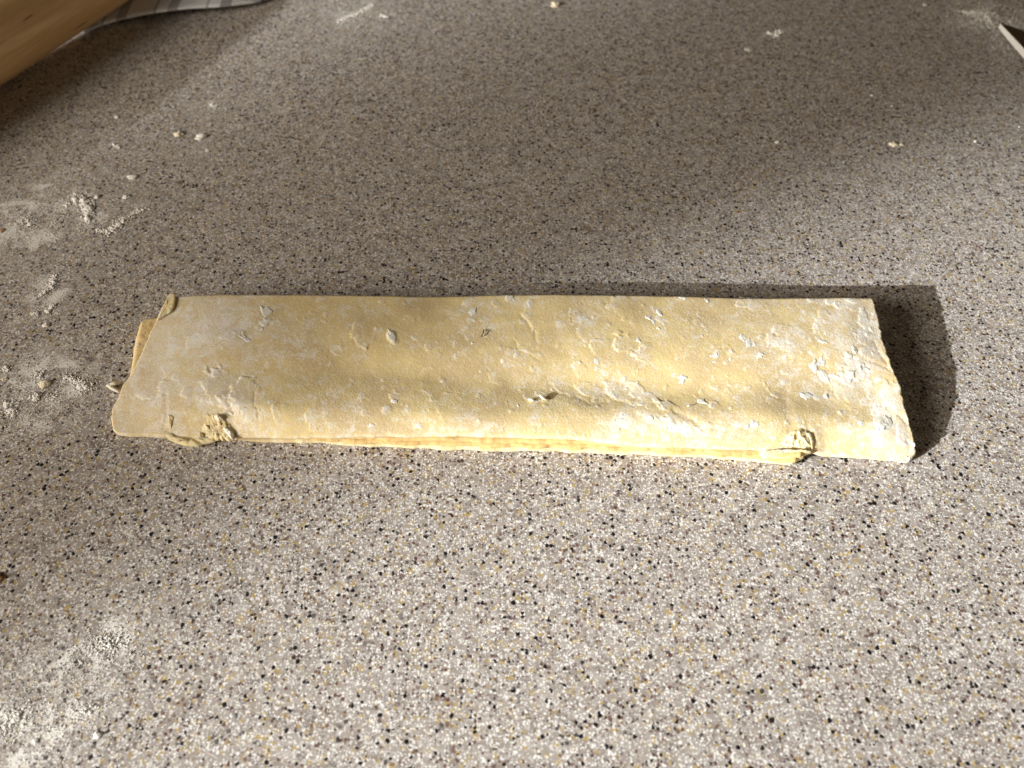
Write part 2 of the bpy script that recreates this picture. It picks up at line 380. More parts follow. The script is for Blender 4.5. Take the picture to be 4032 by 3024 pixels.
PATCHES = [(865, 1540, 62, 85, -18, .0042, .16), (980, 1575, 70, 75, 20, .0050, .18), (905, 1590, 40, 36, 30, .0050, .2), (975, 1610, 70, 45, 35, .0045, .2),
  (575, 1552, 44, 24, -8, .0040, .25), (748, 1560, 26, 24, 0, .0042, .3), (655, 1530, 38, 30, -20, .0030, .2), (700, 1490, 26, 18, 10, .0024, .25),
  (690, 1440, 60, 26, -30, .0016, .2), (870, 1480, 30, 22, 0, .0024, .22), (830, 1340, 120, 30, -8, .0014, .25), (930, 1330, 60, 24, 8, .0018, .3),
  (1430, 1310, 46, 55, 30, .0034, .3), (1545, 1318, 22, 32, -30, .0040, .3), (1360, 1370, 60, 22, -12, .0016, .25), (1560, 1565, 26, 22, 60, .0026, .3),
  (2470, 1350, 56, 46, 20, .0036, .3), (2545, 1375, 48, 36, 15, .0036, .32), (2370, 1360, 40, 30, 0, .0024, .25), (2290, 1440, 60, 22, 40, .0018, .2),
  (2310, 1220, 70, 46, -40, .0018, .2), (2450, 1200, 60, 40, 10, .0020, .2), (2560, 1560, 130, 34, 38, .0026, .25), (2450, 1530, 70, 30, 32, .0026, .2),
  (2340, 1520, 80, 28, 30, .0024, .15), (2220, 1510, 50, 22, 25, .0020, .2), (2640, 1600, 60, 24, 38, .0030, .3), (2580, 1640, 90, 34, 30, .0026, .3),
  (2700, 1680, 80, 36, 25, .0034, .3), (2480, 1660, 70, 30, -10, .0026, .25), (2560, 1700, 60, 22, 10, .0024, .3), (2820, 1700, 70, 30, 12, .0026, .3),
  (3120, 1345, 100, 60, 25, .0022, .25), (3260, 1290, 60, 70, -20, .0018, .22), (3380, 1440, 70, 50, 10, .0026, .3), (3380, 1540, 90, 80, 0, .0020, .25),
  (3440, 1350, 60, 120, -15, .0018, .3), (3480, 1660, 40, 60, -10, .0036, .35), (3520, 1560, 40, 70, -15, .0024, .3), (3560, 1720, 30, 50, -10, .0034, .35),
  (2980, 1200, 90, 20, 5, .0020, .3), (3330, 1190, 90, 30, 5, .0016, .3), (2140, 1540, 50, 18, 20, .0018, .2), (1960, 1470, 50, 22, 10, .0014, .2),
  (2050, 1400, 80, 34, 15, .0014, .15), (1240, 1660, 40, 34, 60, .0026, .3), (1100, 1640, 22, 40, 0, .0022, .25), (700, 1660, 60, 40, 0, .0016, .15),
  (2090, 1235, 30, 50, -35, .0018, .15), (2320, 1300, 40, 60, -20, .0015, .15), (1850, 1190, 40, 16, 0, .0018, .3), (2010, 1170, 24, 16, 0, .0028, .35)]
for i, p in enumerate(PATCHES): patch(*p, seed=i)
for i in range(340):                                                       # small flaky bits everywhere, more to the right
    s = RNG.beta(1.5, 1.0); x = 560 + s * 2960; y = RNG.uniform(1175, 1740); r = RNG.uniform(4, 9) + 14 * RNG.random() ** 4
    patch(x, y, r * RNG.uniform(1, 1.8), r, RNG.uniform(-20, 50), RNG.uniform(.0008, .0022), RNG.uniform(.15, .6), seed=300 + i, soft=0.2)
# creases and tears
def crease(pts, depth, w, lip=0.0):
    global z
    w0 = np.array(pts, float)
    box = (PX > w0[:, 0].min() - 60) & (PX < w0[:, 0].max() + 60) & (PY > w0[:, 1].min() - 60) & (PY < w0[:, 1].max() + 60)
    px, py = PX[box] + 7 * fbm(PX[box] / 20, PY[box] / 20, 3, 9), PY[box] + 7 * fbm(PX[box] / 20, PY[box] / 20, 3, 10)
    best = np.full(px.shape, 1e9); side = np.zeros(px.shape)
    for (x0, y0), (x1, y1) in zip(pts[:-1], pts[1:]):
        L2 = (x1 - x0) ** 2 + (y1 - y0) ** 2
        t = np.clip(((px - x0) * (x1 - x0) + (py - y0) * (y1 - y0)) / L2, 0, 1)
        d = np.hypot(px - x0 - t * (x1 - x0), py - y0 - t * (y1 - y0)); cr = (px - x0) * (y1 - y0) - (py - y0) * (x1 - x0)
        up = d < best; best = np.where(up, d, best); side = np.where(up, np.sign(cr), side)
    depth *= 0.22; lip *= 0.12
    z[box] -= depth * np.exp(-(best / w) ** 2)
    if lip: z[box] += lip * np.exp(-best / (w * 4)) * (side > 0)
crease([(2050, 1230), (2085, 1270), (2110, 1310), (2118, 1345)], .0020, 7, .0026)
crease([(2370, 1180), (2420, 1225), (2450, 1250)], .0012, 7, .0016)
crease([(2030, 1340), (2045, 1370), (2090, 1385), (2125, 1405)], .0016, 6, .0014)
crease([(2270, 1545), (2330, 1580), (2390, 1565)], .0018, 8, .0014)
crease([(2440, 1560), (2500, 1590), (2560, 1575)], .0018, 8, .0016)
crease([(2650, 1610), (2720, 1650), (2790, 1690), (2860, 1695)], .0024, 9, .0020)
crease([(2730, 1650), (2770, 1700), (2795, 1745)], .0024, 9, .0024)
crease([(2670, 1640), (2720, 1660), (2760, 1700)], .0018, 7, .0)
crease([(3350, 1415), (3420, 1420), (3490, 1445), (3512, 1460)], .0024, 6, .0022)
crease([(3445, 1350), (3470, 1400), (3500, 1440)], .0024, 7, .002)
crease([(3515, 1640), (3500, 1680), (3460, 1700)], .0030, 6, .0)
crease([(3540, 1635), (3575, 1672)], .0040, 7, .0)
crease([(3570, 1740), (3600, 1752)], .0050, 7, .0)
crease([(660, 1560), (662, 1640), (650, 1690), (690, 1712)], .0026, 7, .0018)
crease([(920, 1610), (925, 1660), (915, 1715)], .0050, 14, .0)
crease([(780, 1610), (860, 1620), (910, 1640)], .0060, 24, .0)
crease([(1010, 1560), (1015, 1620), (1040, 1640)], .0022, 6, .0)
crease([(1028, 1640), (1026, 1700)], .0020, 7, .0024)
crease([(620, 1400), (700, 1360), (800, 1345)], .0014, 8, .0012)
crease([(3090, 1500), (3100, 1600), (3110, 1680)], .0022, 22, .0)
crease([(3105, 1700), (3180, 1690), (3215, 1750)], .0028, 10, .0)
P[:, :, 2] = np.maximum(z, 0.004) * H
# torn, slightly ragged rim
jit = 0.0004 * fbm(S * 45, T * 3, 3, 15)
P[:, :, 1] += jit * (1 - sstep(0, .02, T)); P[:, :, 0] += 0.0009 * fbm(S * 3, T * 40, 4, 16) * (sstep(.985, 1, S) + 0.5 * (1 - sstep(0, .01, S)))
TOPZ = P[:, :, 2].copy()
slab('top_layer', local(P), 0.010 * H, M_DOUGH, DO, bulge=0.3, attr=np.clip(flour, -0.6, 0.9))

from mathutils import kdtree
KD = kdtree.KDTree(N * Mn)
for i_, (a_, b_) in enumerate(zip(X.ravel(), Y.ravel())): KD.insert((a_, b_, 0.0), i_)
KD.balance(); TZ = TOPZ.ravel()
def drape_z(x, y): return TZ[KD.find((x, y, 0.0))[1]]
def surf_z(x, y):
    """height of the dough surface under a photo pixel, in metres"""
    i = np.argmin((PX - x) ** 2 + (PY - y) ** 2); return TOPZ.flat[i], X.flat[i], Y.flat[i]

# --- the back fold: the sheet turns over and runs down to the counter
def back_fold():
    b = P[:, -1, :][::4]; n = len(b); rows = []
    for q in np.linspace(0, 1, 9):
        a = math.pi * 0.5 * min(q * 1.25, 1)
        r = b.copy(); r[:, 1] += 0.0045 * math.sin(math.pi * q * 0.9) - 0.0005
        r[:, 2] = (b[:, 2] - 0.0010) * (1 - q) + 0.0008 * q
        rows.append(r)
    inner = b.copy(); inner[:, 1] -= 0.010; inner[:, 2] = 0.0008; rows.append(inner)
    inn = b.copy(); inn[:, 1] -= 0.010; inn[:, 2] = b[:, 2] - 0.004; rows.append(inn)
    G = np.stack(rows, 1); m = G.shape[1]; idx = np.arange(n * m).reshape(n, m)
    F = np.stack([idx[:-1, :-1].ravel(), idx[1:, :-1].ravel(), idx[1:, 1:].ravel(), idx[:-1, 1:].ravel()], 1).tolist()
    F += [idx[0, ::-1].tolist(), idx[-1].tolist()]
    mesh_obj('back_fold', local(G.reshape(-1, 3)), F, M_LAYER, DO)
back_fold()

# --- the layers underneath, seen along the front and at the left end
M_TAN = dough_mat('dough_layer_tan_shade', yellow=(0.72, 0.53, 0.235), tan=(0.64, 0.46, 0.20), floury=(0.80, 0.68, 0.45), flour_bias=-0.45, use_attr=False)  # yellow-tan dough, darkened further: shade under the top sheet put into the colour
M_PALE = dough_mat('dough_layer_pale', yellow=(0.84, 0.70, 0.40), tan=(0.78, 0.62, 0.34), floury=(0.89, 0.84, 0.70), flour_bias=0.1, use_attr=False)
def layer(front, zt, thick, n=420, m=40, depth_y=1185, lx=None, rx=None, seed=0, lefts=None, mat=None):
    f = [(x, y, zt) for x, y in front]
    l = lefts or [(front[0][0], front[0][1], zt), (lx[0], lx[1], zt)]
    lb = l[-1][:2] if lefts else lx
    bk = [(lb[0], lb[1], zt), (rx[0], rx[1], zt)]
    r = [(front[-1][0], front[-1][1], zt), (rx[0], rx[1], zt)]
    G = coons(edge(f, n, 3), edge(bk, n, 0), edge(l, m, 2), edge(r, m, 0))
    s, t = np.meshgrid(np.linspace(0, 1, n), np.linspace(0, 1, m), indexing='ij')
    G[:, :, 1] += 0.0011 * fbm(s * 26 + seed, t * 0 + seed, 4, seed) * (1 - sstep(0, .2, t))
    G[:, :, 2] += 0.0006 * fbm(s * 30, t * 9, 3, seed + 1) * (1 - sstep(.2, .6, t))
    return slab('lower_layer', local(G), thick * H, mat or M_LAYER, DO, bulge=0.5)
LOW0 = [(930, 1716), (1050, 1726), (1180, 1731), (1300, 1735), (1480, 1748), (1707, 1757), (1978, 1762), (2300, 1768), (2452, 1774), (2678, 1786), (2810, 1792), (2981, 1806), (3080, 1815), (3110, 1822)]
LOW1 = [(950, 1706), (1100, 1712), (1300, 1722), (1480, 1735), (1707, 1742), (1978, 1748), (2300, 1754), (2452, 1763), (2678, 1776), (2810, 1781), (2981, 1793), (3100, 1806), (3130, 1808)]
LOW2 = [(980, 1698), (1160, 1706), (1300, 1712), (1480, 1720), (1707, 1725), (1978, 1730), (2300, 1736), (2452, 1748), (2678, 1764), (2810, 1769), (2981, 1775), (3120, 1788), (3150, 1792)]
layer(LOW0, .0095, .009, lx=(1000, 1200), rx=(3330, 1200), seed=3, mat=M_PALE)
layer(LOW1[1:], .0185, .0072, lx=(1050, 1205), rx=(3330, 1205), seed=9, mat=M_TAN)
layer(LOW2[1:], .0275, .0072, lx=(1150, 1210), rx=(3320, 1210), seed=14, mat=M_TAN)
# ply that peeks out past the left end
def left_ply():
    lf = [(500, 1520, .016), (517, 1478, .018), (524, 1460, .019), (540, 1374, .021), (550, 1320, .022), (556, 1292, .022), (560, 1268, .022), (572, 1259, .022)]
    bk = [(572, 1259, .022), (610, 1254, .022), (720, 1250, .022)]
    fr = [(500, 1520, .016), (560, 1530, .016), (700, 1530, .016)]
    rt = [(700, 1530, .016), (720, 1250, .022)]
    G = coons(edge(fr, 60, 2), edge(bk, 60, 2), edge(lf, 90, 3), edge(rt, 90, 0))
    G[:, :, 2] += 0.0003 * fbm(G[:, :, 0] * 400, G[:, :, 1] * 400, 3, 8)
    o = slab('left_ply', local(G), 0.018 * H, M_LAYER, DO)
    o['label'] = 'smooth yellow under-layer peeking out past the left end'
left_ply()
# torn right end of the lower layers, hanging to the counter
def polygon_sheet(name, pts, thick, mat, n=34, rough=0.0, drape=None, parent=DO, seed=0, label=None):
    """irregular flat piece: outline in photo pixels with heights, real thickness, ragged edge"""
    w = np.array([tuple(gp(x, y, zz)) for x, y, zz in pts]); w = np.vstack([w, w[:1]])
    ring = smooth_line(resample(w, n + 1), 1)[:-1]; c = ring.mean(0)
    rr = ring.copy(); k = np.arange(n)
    rr[:, :2] = c[:2] + (ring[:, :2] - c[:2]) * (1 + rough * (RNG.random((n, 1)) - 0.5))
    rings = []; th = thick * H
    fr = [(0.35, 1), (0.7, 1), (0.92, .92), (1.0, .55), (0.98, 0.0)]
    for f, q in fr:
        r = c + (rr - c) * f
        r[:, 2] = r[:, 2] + th * (q - 0.5) + th * 0.5 * q * fbm(r[:, 0] * 900 + seed, r[:, 1] * 900, 3, seed)
        rings.append(r)
    cc = rings[0].mean(0)
    V = np.vstack([cc[None]] + rings); F = []
    for i in range(n): F.append([0, 1 + i, 1 + (i + 1) % n])
    for q in range(len(fr) - 1):
        a = 1 + q * n; b = a + n
        for i in range(n): F.append([a + i, b + i, b + (i + 1) % n, a + (i + 1) % n])
    F.append([1 + (len(fr) - 1) * n + i for i in range(n)][::-1])
    V[:, 2] = np.maximum(V[:, 2], 0.0005)
    o = mesh_obj(name, local(V) if parent else V, F, mat, parent)
    if label: o['label'] = label
    return o
polygon_sheet('torn_end', [(2990, 1780, .030), (3060, 1772, .032), (3170, 1772, .030), (3206, 1780, .024), (3172, 1792, .018), (3160, 1806, .013), (3138, 1816, .010), (3114, 1831, .006), (3085, 1820, .009), (3040, 1814, .012), (3000, 1802, .018)], .006, M_PALE, 60, 0.16, seed=4)
# thin tongue of dough squeezed out at the front left
polygon_sheet('dough_tongue', [(640, 1700, .012), (780, 1698, .014), (850, 1712, .012), (856, 1736, .007), (830, 1745, .005), (800, 1748, .004), (785, 1759, .004), (730, 1756, .004), (690, 1742, .005), (655, 1726, .006), (642, 1714, .008)], .006, M_BUTTER, 60, 0.05, seed=2, label='thin translucent tongue of dough squeezed out under the front edge')
# folded-over ear at the back left corner
def ear():
    pts = [(670, 1154, .0475), (690, 1155, .0495), (691, 1178, .0500), (688, 1200, .0495), (676, 1226, .0480), (654, 1243, .0465), (636, 1254, .0450), (617, 1264, .0425), (630, 1232, .0440), (645, 1198, .0460), (658, 1175, .0470)]
    pts = [(x, y, surf_z(max(x, 640), max(y, 1168))[0] / H + 0.0008 + 0.0016 * (x > 672)) for x, y, _ in pts]
    polygon_sheet('corner_fold', pts, .0026, M_PALE, 50, 0.0, seed=6, label='little ear of dough folded over at the back left corner')
ear()
# --- lump of butter-rich dough torn up near the front left, and other scraps stuck on
def lump(name, poly, zbase, hgt, mat, seed, n=56, rings=14, parent=DO, label=None, amp=0.55, drape=None, rag=0.0):
    w = np.array([tuple(gp(x, y, zbase)) for x, y in poly]); w = np.vstack([w, w[:1]])
    ring = smooth_line(resample(w, n + 1), 1)[:-1]; c = ring.mean(0)
    if rag:
        an = np.arctan2(ring[:, 1] - c[1], ring[:, 0] - c[0])
        j = fbm(np.cos(an) * 3.0 + seed, np.sin(an) * 3.0 + seed * 2, 4, seed + 31)
        ring[:, :2] = c[:2] + (ring[:, :2] - c[:2]) * (1 + rag * 2 * j)[:, None]
    V = []; F = []
    for q in range(rings):
        f = (q + 1.5) / (rings + 0.5)
        r = c + (ring - c) * f
        prof = (1 - f ** 4.5)
        nz = (0.7 * fbm(r[:, 0] * 300 + seed, r[:, 1] * 300, 3, seed) + 0.25 * fbm(r[:, 0] * 1100 + seed, r[:, 1] * 1100, 3, seed + 3))
        r[:, 2] = zbase * H + hgt * H * (prof * (0.75 + amp * nz) + (0.0 if q < rings - 1 else -0.5))
        if drape is not None: r[:, 2] += np.array([drape_z(a_, b_) for a_, b_ in r[:, :2]]) - zbase * H + drape
        r[:, 2] = np.maximum(r[:, 2], 0.0005)
        V.append(r)
    cc = V[0].mean(0)
    V = np.vstack([cc[None]] + V)
    for i in range(n): F.append([0, 1 + i, 1 + (i + 1) % n])
    for q in range(rings - 1):
        a = 1 + q * n; b = a + n
        for i in range(n): F.append([a + i, b + i, b + (i + 1) % n, a + (i + 1) % n])
    F.append([1 + (rings - 1) * n + i for i in range(n)][::-1])
    o = mesh_obj(name, local(V) if parent else V, F, mat, parent)
    if label: o['label'] = label
    return o
lump('torn_lump', [(792, 1648), (800, 1632), (832, 1628), (862, 1634), (885, 1648), (905, 1668), (918, 1692), (917, 1712), (897, 1722), (860, 1714), (815, 1711), (793, 1690), (787, 1668)], .034, .0050, M_PALE, 5, n=90, rings=20, amp=1.3, drape=-0.0003, rag=0.16,
     label='raised lump of torn buttery dough near the front left corner')
lump('dough_scrap', [(845, 1640), (866, 1640), (880, 1656), (872, 1664), (852, 1656)], .036, .0085, M_FLAKE, 21, 40, 9, amp=1.0, drape=0.0002, rag=0.25)
lump('dough_scrap', [(872, 1672), (896, 1680), (916, 1700), (908, 1716), (890, 1700), (874, 1688)], .036, .0085, M_FLAKE, 22, 44, 9, amp=1.0, drape=0.0002, rag=0.25)
lump('dough_scrap', [(798, 1668), (812, 1664), (826, 1678), (842, 1690), (826, 1696), (806, 1690)], .036, .0075, M_PALE, 23, 40, 9, amp=1.0, drape=0.0002, rag=0.25)
lump('dough_scrap', [(640, 1690), (656, 1680), (664, 1700), (690, 1708), (720, 1714), (690, 1718), (654, 1708)], .030, .0028, M_PALE, 24, 40, 8, amp=0.7, drape=-0.0001, rag=0.2)
lump('dough_scrap', [(652, 1618), (668, 1616), (678, 1628), (674, 1650), (664, 1668), (652, 1664), (656, 1640)], .033, .0035, M_BUTTER, 8, 40, 8, drape=-0.0002, rag=0.25)
lump('dough_scrap', [(780, 1716), (790, 1705), (803, 1710), (796, 1722), (778, 1728)], .020, .006, M_BUTTER, 9, 30, 7, rag=0.25)
lump('dough_scrap', [(768, 1688), (780, 1686), (795, 1700), (792, 1708), (776, 1702)], .030, .003, M_FLAKE, 10, 30, 7, drape=-0.0002, rag=0.25)
lump('dough_scrap', [(888, 1614), (905, 1612), (920, 1624), (912, 1630), (895, 1622)], .045, .0025, M_FLAKE, 12, 24, 7, drape=-0.0001)
lump('front_pleat', [(3060, 1762), (3085, 1735), (3110, 1712), (3140, 1700), (3175, 1712), (3200, 1738), (3214, 1768), (3170, 1772), (3110, 1770)], .026, .0060, M_BUTTER, 15, 60, 14, amp=0.9, drape=-0.0003, rag=0.12,
     label='puckered pleat of dough at the front edge towards the right')
lump('front_pleat', [(3160, 1698), (3182, 1702), (3205, 1730), (3216, 1762), (3204, 1768), (3190, 1738), (3170, 1714)], .032, .0045, M_BUTTER, 16, 40, 8, amp=0.6, drape=-0.0002, rag=0.15)
lump('floured_tip', [(3530, 1800), (3545, 1790), (3580, 1786), (3596, 1790), (3594, 1806), (3578, 1820), (3548, 1818), (3534, 1810)], .004, .012, M_FLOUR, 18, 40, 10, amp=0.5,
     label='white floury tip at the front right corner')
lump('floured_tip', [(3576, 1738), (3600, 1744), (3606, 1752), (3600, 1760), (3580, 1752)], .020, .006, M_FLOUR, 19, 30, 7, rag=0.25)
# flakes of dried flour paste stuck to the top, each its own piece
FLAKES = [(1042, 1232, 26, 38, -8), (1044, 1268, 24, 20, -25), (1032, 1296, 8, 9, 0), (958, 1312, 9, 9, 0), (965, 1332, 22, 12, 25), (1545, 1318, 18, 28, -30),
  (1552, 1580, 14, 9, 0), (1462, 1669, 11, 9, 0), (1860, 1228, 14, 20, 35), (1862, 1352, 8, 5, 0), (2012, 1172, 14, 14, 40), (2513, 1340, 14, 10, 0), (2349, 1425, 12, 9, 40), (2349, 1453, 10, 8, 0),
  (2552, 1250, 14, 9, 40), (2575, 1265, 14, 8, 45), (2592, 1292, 10, 6, 20), (2592, 1228, 20, 9, 35), (2688, 1171, 18, 7, 10), (2782, 1182, 14, 9, 35), (2945, 1170, 26, 9, 8), (2816, 1402, 20, 11, 10), (2812, 1424, 9, 5, 0), (2875, 1413, 9, 8, 0),
  (2690, 1490, 24, 16, 10), (2762, 1579, 32, 14, 22), (2715, 1595, 9, 5, -15), (2690, 1500, 14, 7, -20), (2560, 1645, 14, 9, 0), (2966, 1668, 20, 14, 20), (2942, 1680, 14, 11, 0),
  (2925, 1330, 22, 12, 50), (2946, 1352, 14, 18, -15), (2970, 1355, 11, 9, 0), (2992, 1400, 22, 15, 10), (3203, 1440, 26, 22, 30), (3235, 1424, 20, 22, 40), (3238, 1478, 22, 26, -35), (3172, 1560, 26, 18, 10),
  (3350, 1478, 26, 20, 20), (3390, 1442, 26, 18, 15), (3365, 1375, 14, 14, 0), (3348, 1405, 12, 8, 0), (3242, 1345, 18, 12, 0), (3480, 1665, 26, 30, 5), (3255, 1560, 9, 9, 0), (2040, 1592, 6, 8, 10), (2640, 1690, 14, 8, 0), (3390, 1662, 16, 10, 20)]
def flake(x, y, rx, ry, ang, seed):
    n = 26; a0 = math.radians(ang); zc, _, _ = surf_z(x, y); poly = []
    for i in range(n):
        a = 2 * math.pi * i / n; r = 1 + 0.65 * float(vnoise(math.cos(a) * 2.2 + seed * 3.7, math.sin(a) * 2.2 + seed, seed)) + 0.22 * random.uniform(-1, 1)
        u, v = rx * r * math.cos(a), ry * r * math.sin(a)
        poly.append((x + u * math.cos(a0) - v * math.sin(a0), y + u * math.sin(a0) + v * math.cos(a0)))
    h = min(0.0014, 0.0008 + 0.000025 * min(rx, ry))
    return lump('flour_flake', poly, zc / H, h, M_FLAKE, seed, n, 7, amp=0.7, drape=-0.0001)
for i, f in enumerate(FLAKES): flake(*f, 40 + i)
# pale slivers standing up in the middle of the strip
def tube(name, pts, rad, mat, parent, seg=7, taper=True):
    V = []; F = []; n = len(pts); pts = [Vector(p) for p in pts]
    for i, p in enumerate(pts):
        t = (pts[min(i + 1, n - 1)] - pts[max(i - 1, 0)]).normalized()
        u = t.cross(Vector((0.1, 0.2, 1))).normalized(); w = t.cross(u)
        r = rad * ((0.45 if i in (0, n - 1) else 1.0) if taper else 1) * (1 + 0.2 * math.sin(i * 2.3))
        for k in range(seg):
            a = 2 * math.pi * k / seg; V.append(p + (u * math.cos(a) + w * math.sin(a)) * r)
    for i in range(n - 1):
        for k in range(seg): F.append([i * seg + k, i * seg + (k + 1) % seg, (i + 1) * seg + (k + 1) % seg, (i + 1) * seg + k])
    F.append(list(range(seg))[::-1]); F.append([(n - 1) * seg + k for k in range(seg)])
    V = np.array([tuple(v) for v in V])
    return mesh_obj(name, local(V) if parent else V, F, mat, parent)
def on_dough(x, y, up=0.0):
    zc, _, _ = surf_z(x, y); p = gp(x, y, (zc + up) / H); return p
tube('dough_sliver', [on_dough(2080, 1572, .0004), on_dough(2092, 1575, .0009), on_dough(2106, 1578, .0006)], .0006, M_FLAKE, DO)
tube('dough_sliver', [on_dough(2124, 1556, .0012), on_dough(2138, 1567, .0008), on_dough(2152, 1576, .0004)], .0006, M_FLAKE, DO)
tube('dough_sliver', [on_dough(2706, 1600, .0006), on_dough(2722, 1594, .0006)], .0005, M_FLAKE, DO)

# ------------------------------------------------------------------ small things lying on the dough and the counter
M_DARK = simple('dark_fibre', (0.012, 0.009, 0.007), 0.6)
M_BROWN = simple('brown_crumb', (0.34, 0.20, 0.07), 0.6, var=0.5)
o = tube('dark_fibre', [on_dough(1902, 1297, .0004), on_dough(1904, 1305, .0009), on_dough(1902, 1314, .0010), on_dough(1897, 1321, .0007), on_dough(1894, 1327, .0003)], .00028, M_DARK, None)
tag(o, 'tiny curved black fibre lying on the middle of the dough', 'fibre')
# curled shred at the left end
q = [gp(x, y, zz) for x, y, zz in ((474, 1507, .006), (455, 1509, .008), (436, 1513, .007), (425, 1517, .005), (440, 1528, .006), (458, 1538, .008), (472, 1545, .010))]
o = tube('dough_shred', q, .0009, M_FLAKE, None)
tag(o, 'thin V-shaped shred of pale dough beside the left end of the strip', 'dough shred')

ICO = {}
def ico(sub):
    if sub not in ICO:
        bm = bmesh.new(); bmesh.ops.create_icosphere(bm, subdivisions=sub, radius=1.0)
        ICO[sub] = (np.array([tuple(v.co) for v in bm.verts]), [[v.index for v in f.verts] for f in bm.faces]); bm.free()
    return ICO[sub]
def grains(centers, radii, sub=1, jag=0.35, seed=0):
    v0, f0 = ico(sub); V = []; F = []; r = np.random.default_rng(seed)
    for c, rad in zip(centers, radii):
        sc = r.uniform(0.7, 1.3, 3) * rad; sc[2] *= 0.75
        a = r.uniform(0, 6.28); R = np.array([[math.cos(a), -math.sin(a), 0], [math.sin(a), math.cos(a), 0], [0, 0, 1]])
        v = (v0 * (1 + jag * r.uniform(-1, 1, (len(v0), 1))) * sc) @ R.T + c
        v[:, 2] = np.maximum(v[:, 2], 0.0002)
        b = sum(len(x) for x in V); V.append(v); F += [[i + b for i in f] for f in f0]
    return np.vstack(V), F
def clump(name, line, width, label, group, mat=M_FLOUR, dens=1.0, rmin=.0003, rmax=.0011, cat='flour', seed=0, heap=1.0):
    """a heap of flour crumbs along a line of photo pixels"""
    r = np.random.default_rng(500 + seed); w = np.array([tuple(gp(x, y, 0)) for x, y in line])
    L = max(np.linalg.norm(w[-1] - w[0]), 0.002); n = int(dens * (24 + L * width * 5.0e6)); n = min(n, 420)
    pts = resample(w, 60) if len(w) > 1 else np.repeat(w, 60, 0)
    cs = []; rs = []
    for i in range(n):
        p = pts[r.integers(0, 60)].copy(); d = r.normal(0, 0.5, 2) * width
        d = d * 1.35; p[:2] += d; k = math.exp(-(np.hypot(*d) / width) ** 2)
        rad = rmin * 0.7 + (rmax * 0.8 - rmin * 0.7) * r.random() ** 2.2 * (0.35 + 0.65 * k)
        p[2] = rad * 0.4 + r.random() * k * width * 0.12
        cs.append(p); rs.append(rad)
    base = w.mean(0); V, F = grains(np.array(cs), rs, 1, 0.2, seed)
    v0, f0 = ico(3); kk = max(3, int(1.6 * L / width)); VV = [V]; off = len(V)
    for q in range(kk):                                                      # the soft caked heap itself
        p = pts[min(59, int(60 * (q + 0.5) / kk))].copy(); p[:2] += r.normal(0, 0.28, 2) * width; p[2] = 0
        nn = fbm(v0[:, 0] * 1.5 + seed + q * 3.3, v0[:, 1] * 1.5 + v0[:, 2], 4, seed + q) * 0.75 + 0.35 * fbm(v0[:, 0] * 5 + q, v0[:, 1] * 5 + v0[:, 2] * 4, 3, q + seed + 9)
        hv = v0 * (1 + nn)[:, None] * np.array([r.uniform(.35, .7), r.uniform(.35, .7), r.uniform(.22, .36) * (0.45 + 0.55 * heap)]) * width * (0.35 + 0.65 * heap)
        a = r.uniform(0, 6.28); hv = hv @ np.array([[math.cos(a), math.sin(a), 0], [-math.sin(a), math.cos(a), 0], [0, 0, 1]]) + p
        hv[:, 2] = np.maximum(hv[:, 2], 0.0002); VV.append(hv); F += [[i + off for i in f] for f in f0]; off += len(hv)
    V = np.vstack(VV)
    V = V - np.array([base[0], base[1], 0])
    o = mesh_obj(name, V, F, mat, None); o.location = (base[0], base[1], 0)
    return tag(o, label, cat, group)
def crumb(name, x, y, rad, label, mat=M_FLOUR, cat='crumb', group=None, flat=0.42, seed=0):
    r = np.random.default_rng(900 + seed); p = gp(x, y, 0)
    v0, f0 = ico(3); VV = []; FF = []; off = 0
    for q in range(4):
        n = fbm(v0[:, 0] * 1.7 + seed * 5 + q, v0[:, 1] * 1.7 + v0[:, 2] * 1.3, 4, seed + q * 7)
        n = n + 0.6 * fbm(v0[:, 0] * 5 + seed, v0[:, 1] * 5 - v0[:, 2] * 4, 3, seed + 50 + q)
        sc = rad * (0.72 if q == 0 else r.uniform(0.32, 0.5))
        v = v0 * (1 + 0.6 * n)[:, None] * np.array([r.uniform(.8, 1.3), r.uniform(.7, 1.1), flat]) * sc
        if q:
            a = r.uniform(0, 6.28); v += np.array([math.cos(a), math.sin(a), 0]) * rad * 0.55
        v[:, 2] += flat * sc * 0.35; v[:, 2] = np.maximum(v[:, 2], 0.0002)
        VV.append(v); FF += [[i + off for i in f] for f in f0]; off += len(v)
    v = np.vstack(VV); f0 = FF
    o = mesh_obj(name, v, f0, mat); o.location = (p.x, p.y, 0)
    return tag(o, label, cat, group)
G1 = 'flour clumps on the counter'; G2 = 'crumbs on the counter'
clump('flour_clump', [(305, 775), (340, 800), (352, 850), (335, 865)], .0042, 'largest lumpy flour heap on the counter, upper left of the dough', G1, seed=1, dens=1.3)
clump('flour_clump', [(262, 812), (278, 800)], .0034, 'small flour heap just left of the largest lumpy heap', G1, seed=2, heap=0.6)
clump('flour_clump', [(345, 862), (358, 872)], .0022, 'small flour knot just below the largest lumpy heap', G1, seed=3)
clump('flour_clump', [(385, 905), (425, 915), (450, 905)], .0022, 'short flour trail at the lower end of the slanting ridge', G1, seed=4)
clump('flour_clump', [(440, 915), (465, 885), (505, 860)], .0030, 'slanting ridge of flour pointing to the upper right', G1, seed=5, dens=1.4)
clump('flour_clump', [(515, 845), (545, 832), (575, 822)], .0016, 'thin broken tail of flour continuing the slanting ridge', G1, seed=6)
clump('flour_clump', [(70, 880), (110, 865), (135, 880)], .0036, 'loose flour patch near the left frame edge level with the ridge', G1, seed=7, rmax=.0008, heap=0.55)
clump('flour_clump', [(195, 880), (225, 870)], .0022, 'small loose flour patch between the left patch and the ridge', G1, seed=8, rmax=.0007, heap=0.55)
